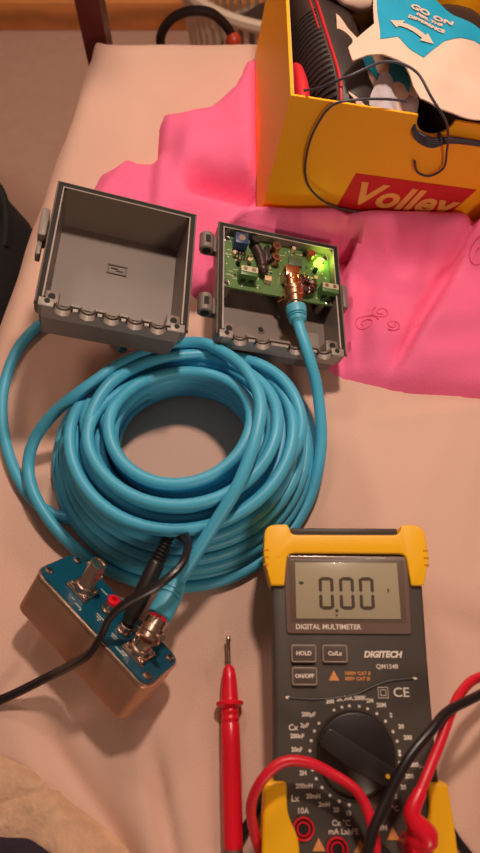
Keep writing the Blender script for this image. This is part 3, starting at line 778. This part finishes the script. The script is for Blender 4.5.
for nm, (cx, cy) in (('HOLD', (-.0246, -.0573)), ('Cx/Lx', (-.0078, -.0573)), ('ON/OFF', (-.0245, -.0688))):
    m = MB(); m.prism(rrect(.0128, .0084, .0010, cx, cy), 0, .0018, bev=.0005, mi=0); m.tube([(x, y, .0016) for x, y in rrect(.0128, .0084, .0010, cx, cy)], .00040, 5, mi=1, closed=True)
    m.text(nm, (cx, cy, .0019), .0030 if nm != 'ON/OFF' else .0028, mi=2, weight=.00010); m.build('button', [BUTTON, mat('button_outline', (160, 140, 128), 0.5), PRINT], dmm)
m = MB(); z_ = .0001
m.text('DIGITECH', (.0182, -.0577, z_), .0045, mi=0, weight=.00022, shear=.22, sx=1.0)
m.text('QM1548', (.0202, -.0638, z_), .0033, mi=0, weight=.00005)
m.text('1000V CAT II', (.0040, -.0673, z_), .0025, mi=1, weight=.00008); m.text('600V CAT III', (.0040, -.0700, z_), .0025, mi=1, weight=.00008)
def tri(x, y, s_): m.prism([(x-s_*.55, y-s_*.45), (x+s_*.55, y-s_*.45), (x, y+s_*.55)], 0, .0003, mi=1)
tri(-.0086, -.0686, .0052)
m.text('CE', (.0268, -.0768, z_), .0066, mi=0, weight=.00008, sx=1.1)
for s_ in (.0052, .0028):
    h_ = s_/2; m.tube([(.0172-h_, -.0768-h_, .0002), (.0172+h_, -.0768-h_, .0002), (.0172+h_, -.0768+h_, .0002), (.0172-h_, -.0768+h_, .0002)], .00028, 4, mi=0, closed=True)
m.tube(catmull([(-.0335, -.0795, .0002), (-.020, -.0802, .0002), (-.005, -.0792, .0002), (.005, -.0770, .0002), (.013, -.0735, .0002), (.022, -.0708, .0002), (.034, -.0698, .0002)], 6), .0005, 6, mi=2)
for x, y in ((-.0335, -.0795), (.0345, -.0698)): m.sphere((x, y, .0002), .0011, mi=0, sc=(1.3, .7, .3))
# dial scale
C0 = (.0005, -.1065)
txt = ['20K', '200K', '2M', '20M', '2', '20', '200', '', '', '1000', '200', '20', '2', '2K', '200', '200µF', '2µF', '200nF', '20nF', '2H', '200mH', '20mH', '2mH', '20', '10', '200m']
seq = [94, 81, 70, 57, 43, 28, 16, 4, 0, -9, -20, -32, -44, 104, 115, 141, 152, 164, 176, 198, 209, 221, 234, 247, 260, 285]
for a, t_ in zip(seq, txt):
    x, y = C0[0]+.0232*cos(rd(a)), C0[1]+.0232*sin(rd(a))
    m.cyl((x, y, 0), (x, y, .0003), .00078, n=10, mi=0)
    rr = .0268 + .0016*abs(cos(rd(a)))*len(t_)*.5
    if t_: m.text(t_, (C0[0]+rr*cos(rd(a))*1.0, C0[1]+rr*sin(rd(a)), z_), .0029, mi=0, weight=.00012)
m.text('Cx', (-.0310, -.0940, z_), .0040, mi=0, weight=.00010); m.text('Lx', (-.0308, -.1268, z_), .0040, mi=0, weight=.00010)
m.text('V~', (.0345, -.1120, z_), .0030, mi=0); m.text('°C', (.0195, -.1310, z_), .0034, mi=0, weight=.00005)
m.text('10A', (-.0270, -.1322, z_), .0036, mi=0, weight=.00006)
m.text('Cx °C', (-.0080, -.1375, z_), .0036, mi=0, weight=.00006); m.text('mA LxhFE', (-.0070, -.1412, z_), .0036, mi=0, weight=.00006)
m.text('COM', (.0110, -.1395, z_), .0034, mi=0, weight=.00006); m.text('V Ω', (.0290, -.1300, z_), .0034, mi=0, weight=.00006)
tri(-.0195, -.1470, .0058); tri(.0010, -.1475, .0058); tri(.0175, -.1420, .0058)
m.build('printed_markings', [PRINT, ORPRINT, DIAL], dmm)
# dial
m = MB(); m.lathe([(.0218, 0), (.0216, .0005), (.0208, .0005), (.0206, .0002), (.0001, .0002)], (C0[0], C0[1], 0), (0, 0, 1), 48, mi=1)
m.lathe([(.0196, .0002), (.0192, .0020), (.0180, .0030), (.0001, .0032)], (C0[0], C0[1], 0), (0, 0, 1), 48, mi=1)
K = Matrix.Translation((C0[0], C0[1], 0)) @ Matrix.Rotation(rd(-30), 4, 'Z')
# upper half of the dial is a raised shoulder, knob bar across it
sh = [(.0203*cos(rd(a)), .0203*sin(rd(a))) for a in range(-8, 189, 7)]
m.prism(sh, .0006, .0052, bev=.0010, mi=0, M=K)
bar = roundpoly([(-.0205, -.0050), (-.0190, .0052), (.0190, .0046), (.0208, .0), (.0190, -.0050), (-.002, -.0070)], .003, 4)
m.prism(bar, .0006, .0110, bev=.0018, seg=3, mi=0, M=K)
dial = m.build('selector_dial', [DIAL, DIALLO], dmm, 40, 'black rotary selector knob')
m = MB(); m.prism([(x*.0011, y*.0011) for x, y in [(cos(k*pi/6), sin(k*pi/6)) for k in range(12)]], .0108, .0114, M=K @ Matrix.Translation((.0165, -.0003, 0))); m.build('pointer_dot', mat('pointer_yellow', (246, 182, 50), .4), dial, label='yellow pointer dot')
for x, y in ((-.0269, -.1400), (-.0104, -.1486), (.0070, -.1500), (.0250, -.1460)):
    r_ = x != .0070
    m = MB(); m.lathe([(.0054, -.0001), (.0054, .0010), (.0046, .0012), (.0044, .0003), (.0034, .0003), (.0034, .0010), (.0026, .0010), (.0024, -.004), (.0001, -.004)], (x, y, .0), (0, 0, 1), 24, mi=0); m.cyl((x, y, .0002), (x, y, .00035), .0044, n=20, mi=1); m.cyl((x, y, .0003), (x, y, .00105), .0022, n=16, mi=1)
    m.build('jack_socket', [REDPL if r_ else BLKPL, DIAL], dmm)
m = MB(); m.prism(rrect(.055, .070, .004, .001, -.060), -.0245, -.0222, bev=.0006); m.build('tilt_stand', DMMSIDE, dmm)

# ------------------------------------------------------------------ red test lead (probe, cable, plug)
bpy.context.view_layer.update()
jr = DM @ Vector((.0250, -.1460, .001)); jb = DM @ Vector((.0070, -.1500, .001))
pb0 = Vector((-.0035, -.2500, .0075)); pt = Vector((-.0072, -.1390, .0050)); pd = (pt-pb0).normalized()
m = MB()
plug_top = jr + Vector((.001, .002, .024))
red = catmull([plug_top + Vector((-.002, .003, .0)), (.0804, -.2304, .0580), (.0888, -.2160, .0560), (.0997, -.2000, .0500), (.1096, -.1846, .0440), (.1189, -.1744, .0370), (.1321, -.1671, .0280), (.160, -.1620, .015), (.215, -.175, .006), (.235, -.26, .004), (.16, -.335, .004), (.09, -.33, .02), (.068, -.29, .045), (.0640, -.2530, .051), (.0625, -.2340, .0500), (.0570, -.2215, .0490), (.0450, -.2135, .0485), (.0330, -.2085, .0500), (.0210, -.2085, .0510), (.0110, -.2160, .0500), (.0055, -.2270, .0420), (.0070, -.2400, .0300), (.0115, -.2550, .0180), (.012, -.275, .010), (.004, -.292, .0065), (-.002, -.280, .0065), (-.003, -.268, .0072)], 10)
m.tube(red, .0026, 12)
rl = tag(m.build('red_test_lead', REDRUB), 'red test probe and its red lead plugged into the meter', 'test lead')
m = MB(); Lp = (pt-pb0).length
m.lathe([(.0001, 0), (.0048, 0), (.0052, .002), (.0055, .030), (.0054, .050), (.0053, .0600), (.0049, .0606), (.0049, .0612), (.0053, .0618), (.0051, .0636), (.0047, .0642), (.0047, .0650), (.0051, .0656), (.0050, .0672), (.0046, .0680), (.0062, .0692), (.0078, .0700), (.0078, .0716), (.0052, .0726), (.0049, .0740), (.0044, .0835), (.0034, .0895), (.0020, .0915), (.0001, .0918)], pb0, pd, 28)
m.build('probe_handle', REDPL, rl, 40)
m = MB(); m.lathe([(.0013, 0), (.0013, .008), (.00115, .0135), (.0015, .0140), (.0015, .0158), (.0010, .0172), (.0001, .0176)], pb0+pd*.0910, pd, 14); m.build('probe_tip', NICKEL, rl, 40, 'bare metal needle tip')
m = MB(); m.lathe([(.0030, 0), (.0045, .004), (.0050, .0170), (.0001, .0172)], pb0-pd*.0170, pd, 20); m.build('strain_relief', TAUPE, rl, 40, 'taupe strain relief')
m = MB(); m.lathe([(.0052, 0), (.0058, .001), (.0060, .014), (.0066, .018), (.0060, .022), (.0045, .0245), (.0001, .025)], jr, (0.02, .02, 1), 24)
m.tube(catmull([jr+Vector((.001, 0, .016)), plug_top+Vector((-.001, .002, -.003)), plug_top+Vector((.002, .004, .0005)), Vector((.0804, -.2304, .0580)), Vector((.0860, -.2205, .0570))], 6), [.0062]*8+[.0060]*4+[.0056, .0054, .0052, .0049, .0046, .0043, .0041, .0039, .0037, .0035, .0033, .0032, .0030], 16)
m.build('banana_plug', REDPL, rl, 50)

# ------------------------------------------------------------------ black test lead
m = MB()
bt = jb + Vector((0, -.002, .020))
blk = catmull([bt, bt+Vector((.008, -.012, .006)), (.058, -.275, .060), (.0562, -.2580, .0595), (.0600, -.2400, .0590), (.0700, -.2230, .0575), (.0815, -.2070, .0570), (.0955, -.1940, .0540), (.1070, -.1850, .0480), (.1290, -.1760, .0380), (.165, -.160, .018), (.23, -.165, .005), (.25, -.25, .0035), (.18, -.30, .0035), (.135, -.268, .0035), (.1180, -.2500, .0035), (.1110, -.2390, .0033), (.1030, -.2250, .0026), (.085, -.210, .0022), (.055, -.205, .0022), (.030, -.2120, .0022), (.0180, -.2190, .0026), (.0090, -.2320, .0035), (-.001, -.2480, .0035), (-.01, -.27, .0035)], 10)
m.tube(blk, .0025, 12)
b2 = tag(m.build('black_test_lead', BLKRUB), 'black test lead crossing the meter dial and looping under it', 'test lead')
m = MB(); m.lathe([(.0052, 0), (.0058, .001), (.0058, .018), (.0048, .0215), (.0001, .022)], jb, (0, 0, 1), 24); m.build('banana_plug', BLKPL, b2, 50)

# ------------------------------------------------------------------ shoe box
sb = thing('shoe_box', 'open yellow shoe box with red logo tilted on the pink towel', 'shoe box', SBM)
BW, BD, BH, tt = .200, .225, .115, .0018
Mx = Matrix(((1, 0, 0, 0), (0, 0, 1, 0), (0, 1, 0, 0), (0, 0, 0, 1)))
nc, nr_ = .0955, .0125
prof = [(0, -BH), (BW, -BH), (BW, 0)] + [(nc+nr_*cos(a), -nr_*sin(a)) for a in [pi*k/14 for k in range(15)]] + [(0, 0)]
m = MB(); m.prism(prof, 0, tt, M=Mx); m.build('front_panel', CARD, sb)
m = MB(); m.prism([(x, y) for x, y in [(0, -BH), (BW, -BH), (BW, 0), (0, 0)]], BD-tt, BD, M=Mx); m.build('back_panel', CARD, sb)
for x in (0, BW-tt):
    m = MB(); m.box((x+tt/2, BD/2, -BH/2), (tt, BD-2*tt, BH), mi=0); o_ = m.build('side_panel', [CARD], sb)
    m = MB(); m.box((x+tt/2 + (tt*.7 if x == 0 else -tt*.7), BD/2, -BH/2), (tt*.4, BD-3*tt, BH-.001)); m.build('inner_liner', CARDIN, o_)
m = MB(); m.box((BW/2, BD/2, -BH+tt/2), (BW, BD, tt)); m.build('bottom_panel', CARDIN, sb)
m = MB(); m.prism([(.0580, -.0495), (.1470, -.0490), (.1340, -.0830), (.0530, -.0830)], -.0004, .0, mi=0, M=Mx); 
Mt = Matrix(((1, 0, 0, 0), (0, 0, -1, 0), (0, 1, 0, 0), (0, 0, 0, 1)))
m.build('logo', LOGORED, sb, label='red logo patch reading Volley')
m = MB(); m.text('Volley', (.0975, -.0665, .0006), .0270, M=Mt, mi=0, weight=.0008, shear=.28, sx=1.12, ext=.0001); m.build('logo_lettering', LOGOTXT, sb, label='orange lettering')

def refine(b, step):
    """triangulate, then cut along a regular grid so the sheet can bend smoothly"""
    bmesh.ops.triangulate(b, faces=b.faces[:])
    for ax in (0, 1):
        lo = min(v.co[ax] for v in b.verts); hi = max(v.co[ax] for v in b.verts)
        k = math.ceil(lo/step)*step
        while k < hi:
            co = [0, 0, 0]; co[ax] = k; no = [0, 0, 0]; no[ax] = 1
            bmesh.ops.bisect_plane(b, geom=b.verts[:]+b.edges[:]+b.faces[:], dist=1e-7, plane_co=co, plane_no=no)
            k += step
    bmesh.ops.remove_doubles(b, verts=b.verts[:], dist=1e-6)
    bmesh.ops.triangulate(b, faces=b.faces[:])
def local_sheet(name, outline_pts, hf, th_, mats, parent=None, label=None, cat=None, step=.0035, M=SBM, edge=True):
    """curved sheet cut to an outline (box-local coordinates), with real thickness"""
    b = bmesh.new(); vs_ = [b.verts.new((x, y, 0)) for x, y in outline_pts]; b.faces.new(vs_)
    refine(b, step)
    for v in b.verts: v.co.z = hf(v.co.x, v.co.y)
    r = bmesh.ops.recalc_face_normals(b, faces=b.faces)
    g = bmesh.ops.solidify(b, geom=b.faces[:], thickness=th_)
    m = MB(M); m.bm(b); o = m.build(name, mats, None, 50)
    return o
# torn box-lid card: pale inside with teal printed part
def hcard(x, y): return .010 + .003*sin((x-.03)*30) - .25*max(0, .02-y) + .003*nz(x*40, y*40)
card_out = [(.0367, .042), (.0560, .070), (.0590, .112), (.066, .136), (.080, .129), (.0999, .1142), (.1316, .0914), (.160, .070), (.185, .052), (.185, .02), (.150, -.001), (.1277, -.0025), (.1080, -.004), (.0923, -.0033), (.0804, .0024), (.0770, .0110), (.0749, .0185), (.0711, .0295), (.0591, .0387), (.0491, .036), (.0389, .0292)]
o = local_sheet('torn_card', card_out, hcard, .0009, PAPER); tag(o, 'torn pale cardboard flap with teal print sticking out of the shoe box', 'cardboard')
card = o
teal_out = [(.0605, .112), (.0587, .0544), (.0704, .0577), (.0770, .047), (.0861, .0397), (.0935, .050), (.1036, .0626), (.115, .069), (.1288, .0745), (.148, .0705), (.1575, .0712), (.1314, .0909), (.0997, .1137), (.080, .1285), (.0668, .135)]
o = local_sheet('teal_print', teal_out, lambda x, y: hcard(x, y) + .0014, .0004, TEAL); wparent(o, card); o['label'] = 'teal printed area'
def on_card(m, pts2, lift=.0023, thick=.0003):
    b = bmesh.new(); b.faces.new([b.verts.new((x, y, 0)) for x, y in pts2]); refine(b, .003)
    for v in b.verts: v.co.z = hcard(v.co.x, v.co.y) + lift
    bmesh.ops.recalc_face_normals(b, faces=b.faces); bmesh.ops.solidify(b, geom=b.faces[:], thickness=thick); m.bm(b)
m = MB(SBM)
a0, a1 = Vector((.0672, .0755)), Vector((.0950, .0560)); dx_ = (a1-a0).normalized(); ny_ = Vector((-dx_.y, dx_.x)); Lh = (a1-a0).length
ar = [a0, a0+dx_*.008+ny_*.0062, a0+dx_*.008+ny_*.0026, a1-dx_*.008+ny_*.0026, a1-dx_*.008+ny_*.0062, a1, a1-dx_*.008-ny_*.0062, a1-dx_*.008-ny_*.0026, a0+dx_*.008-ny_*.0026, a0+dx_*.008-ny_*.0062]
on_card(m, [(p.x, p.y) for p in ar])
def card_text(s_, c, size, wgt):
    tm = MB(); tm.text(s_, (0, 0, 0), size, weight=wgt, ext=.0001)
    R_ = Matrix.Rotation(rd(-21), 4, 'Z')
    k = []
    for v in tm.v:
        p = R_ @ Vector(v); x, y = p.x+c[0], p.y+c[1]; k.append((x, y, hcard(x, y)+.0022+v[2]))
    m.add(k, tm.f)
card_text('GO ON', (.0985, .0895), .0092, .0004); card_text('FEEL THE', (.0955, .0825), .0048, .00025); card_text('DIFFERENCE', (.0925, .0765), .0048, .00025)
o = m.build('white_print', PAPER, None); wparent(o, card); o['label'] = 'white double arrow and lettering'
# second teal scrap under it
def hsc(x, y): return -.006 + .18*(y-.05) + .002*nz(x*60, y*60)
o = local_sheet('teal_scrap', [(.052, .064), (.0673, .070), (.0801, .0600), (.088, .052), (.0845, .0357), (.0651, .0400), (.0540, .052)], hsc, .0006, TEAL); tag(o, 'small teal paper scrap tucked under the torn cardboard', 'paper')
def hwp(x, y): return -.001 - .16*(.095-y) + .004*nz(x*55, y*55) + .003*sin(x*160+y*60)
o = local_sheet('white_paper', [(.0360, .1010), (.0380, .080), (.0390, .050), (.0431, .0252), (.0500, .006), (.062, .004), (.0740, .0120), (.0901, .0300), (.0960, .050), (.0860, .0700), (.0588, .0700), (.0478, .0860)], hwp, .0005, PAPER); tag(o, 'crumpled white tissue paper wedged between shoe and torn card', 'paper')
def hfo(x, y): return -.006 - .08*(.06-y) + .005*nz(x*80, y*80, 3) + .002*sin(x*300)
o = local_sheet('plastic_bag', [(.055, .010), (.058, .030), (.064, .045), (.080, .040), (.090, .028), (.087, .012), (.072, .006)], hfo, .0003, FOIL); tag(o, 'clear crinkled plastic bag on the white paper in the box', 'plastic bag')
# plastic lump and cream thing near the back
m = MB(SBM)
b = bmesh.new(); bmesh.ops.create_icosphere(b, subdivisions=4, radius=.022)
for v in b.verts: v.co *= 1 + .25*nz(*(v.co*70)); 
bmesh.ops.scale(b, vec=(1.1, 1.2, .6), verts=b.verts); bmesh.ops.translate(b, vec=(.052, .150, -.004), verts=b.verts); m.bm(b)
tag(m.build('tissue_ball', PAPER, smooth=60), 'crumpled pale tissue ball behind the black shoe in the box', 'paper')

# ------------------------------------------------------------------ black trainer with red trim in the box
shoe = thing('sports_shoe', 'black mesh sports shoe with red piping standing in the yellow box', 'shoe', SBM)
spine = [(.0500, .008, -.052), (.0460, .040, -.050), (.0400, .080, -.050), (.0360, .120, -.052), (.0340, .160, -.058), (.0345, .200, -.064)]
def loft(sp, prof_fn, nseg=8, closedends=True, mi=0):
    C_ = catmull(sp, nseg); V = []; F = []; n = 28
    for i, c in enumerate(C_):
        t = i/(len(C_)-1); w_, h_ = prof_fn(t)
        for k in range(n):
            a = 2*pi*k/n; e = .75
            V.append((c.x + w_*abs(cos(a))**e*(1 if cos(a) > 0 else -1), c.y, c.z + h_*abs(sin(a))**e*(1 if sin(a) > 0 else -1)))
    for i in range(len(C_)-1):
        for k in range(n): F.append((i*n+k, i*n+(k+1) % n, (i+1)*n+(k+1) % n, (i+1)*n+k))
    F.append(tuple(range(n))[::-1]); F.append(tuple((len(C_)-1)*n+k for k in range(n)))
    return V, F
def pf(t): e = sqrt(max(0.02, 1-(2*t-1)**6)); return (.0275*e, (.042+.004*sin(t*3))*e)
m = MB(); V, F = loft(spine, pf); m.add(V, F); m.build('upper', SHOEDK, shoe, 60)
def shoe_surf(x, t):
    c = catmull(spine, 8); i = min(len(c)-1, int(t*(len(c)-1))); c = c[i]; w_, h_ = pf(t)
    u = (x)/w_; a = max(-1, min(1, u)); 
    ca = abs(a)**(1/.75); sa = sqrt(max(0, 1-ca*ca)); return Vector((c.x + a*w_, c.y, c.z + h_*sa**.75))
m = MB()
for k in range(66):          # ribbed mesh panel running up the tongue
    t = .04 + k*.0085
    p = [shoe_surf(x_, t) + Vector((0, 0, .0006)) for x_ in [-.0255 + .0016*j for j in range(9)]]
    m.tube(p, .0005, 5)
m.build('ribbed_panel', SHOEBLK, shoe)
m = MB()
m.tube([shoe_surf(-.0100-.001*t_, t_)+Vector((0, 0, .0006)) for t_ in [.03+.024*k for k in range(40)]], .0012, 6)
m.tube([shoe_surf(-.0130-.002*t_, t_)+Vector((0, 0, .0002)) for t_ in [.45+.024*k for k in range(22)]], .0008, 6)
m.build('piping', SHOERED, shoe, label='red piping line')
m = MB(); V, F = loft([(.048, .006, -.098), (.041, .08, -.098), (.036, .200, -.102)], lambda t: (.027*sqrt(max(.05, 1-(2*t-1)**8)), .011)); m.add(V, F); m.build('sole', BLKPL, shoe, 60)
# red lining beside it
m = MB(SBM); V, F = loft([(.0115, .006, -.054), (.0115, .030, -.052), (.0105, .070, -.058), (.0100, .105, -.080)], lambda t: (.0080*sqrt(max(.05, 1-t**3)), .046*sqrt(max(.03, 1-t**2.5)))); m.add(V, F)
tag(m.build('red_insole', REDCLOTH, smooth=60), 'bright red shoe insole standing against the box wall', 'insole')
# second shoe, mostly hidden
m = MB(SBM); V, F = loft([(.085, .07, -.062), (.085, .13, -.056), (.095, .205, -.056)], lambda t: (.028*sqrt(max(.05, 1-(2*t-1)**6)), .040*sqrt(max(.05, 1-(2*t-1)**6)))); m.add(V, F)
V, F = loft([(.150, .012, -.060), (.150, .10, -.060), (.150, .20, -.060)], lambda t: (.036*sqrt(max(.05, 1-(2*t-1)**6)), .044*sqrt(max(.05, 1-(2*t-1)**6)))); m.add(V, F)
tag(m.build('dark_shoe', SHOEDK, smooth=60), 'dark shoe lying under the torn cardboard in the box', 'shoe')

# ------------------------------------------------------------------ thin dark wire tied through the notch
def bl(x, y, z): return SBM @ Vector((x, y, z))
m = MB()
m.tube(catmull([bl(.004, -.044, .030) if 0 else bl(.0085, .004, .002), bl(.0150, -.004, .010), bl(.0289, -.0100, .024), bl(.0508, .0005, .030), bl(.0681, -.0043, .030), bl(.0790, -.0180, .024), bl(.0930, -.0200, .012), bl(.1030, -.0120, -.004), bl(.1095, -.0060, -.018), bl(.1145, -.0030, -.0330), bl(.1080, -.0025, -.0415), bl(.0985, -.0025, -.0395), bl(.0930, -.0030, -.0310)], 10), .0008, 8)
m.tube(catmull([bl(.0740, .006, .004), bl(.0600, .002, .006), bl(.0400, -.002, .005), bl(.0260, -.0030, -.001), bl(.0200, -.0030, -.0200), bl(.0200, -.0030, -.0400), bl(.0245, -.0030, -.0580), bl(.0340, -.0040, -.0690), bl(.0490, -.0050, -.0765), bl(.0700, -.0045, -.0790)], 10), .0008, 8)
for k in range(5):
    m.tube(catmull([bl(.0820, .004, -.004-.001*k), bl(.0860, -.0030-.0006*k, -.0095-.0008*k), bl(.0980, -.0040-.0005*k, -.0118-.0012*k), bl(.1100, -.0036, -.0095-.0009*k), bl(.135, -.0030, -.0100-.0006*k), bl(.175, -.0030, -.0110-.0006*k)], 8), .0008, 6)
m.torus(bl(.0900, -.0030, -.0110), .0032, .0010, ax=(.4, .6, 1)); m.torus(bl(.1020, -.0030, -.0110), .0026, .0010, ax=(1, .2, .3))
tag(m.build('thin_wire', WIRE, smooth=60), 'thin dark insulated wire looped over the shoe box front', 'wire')
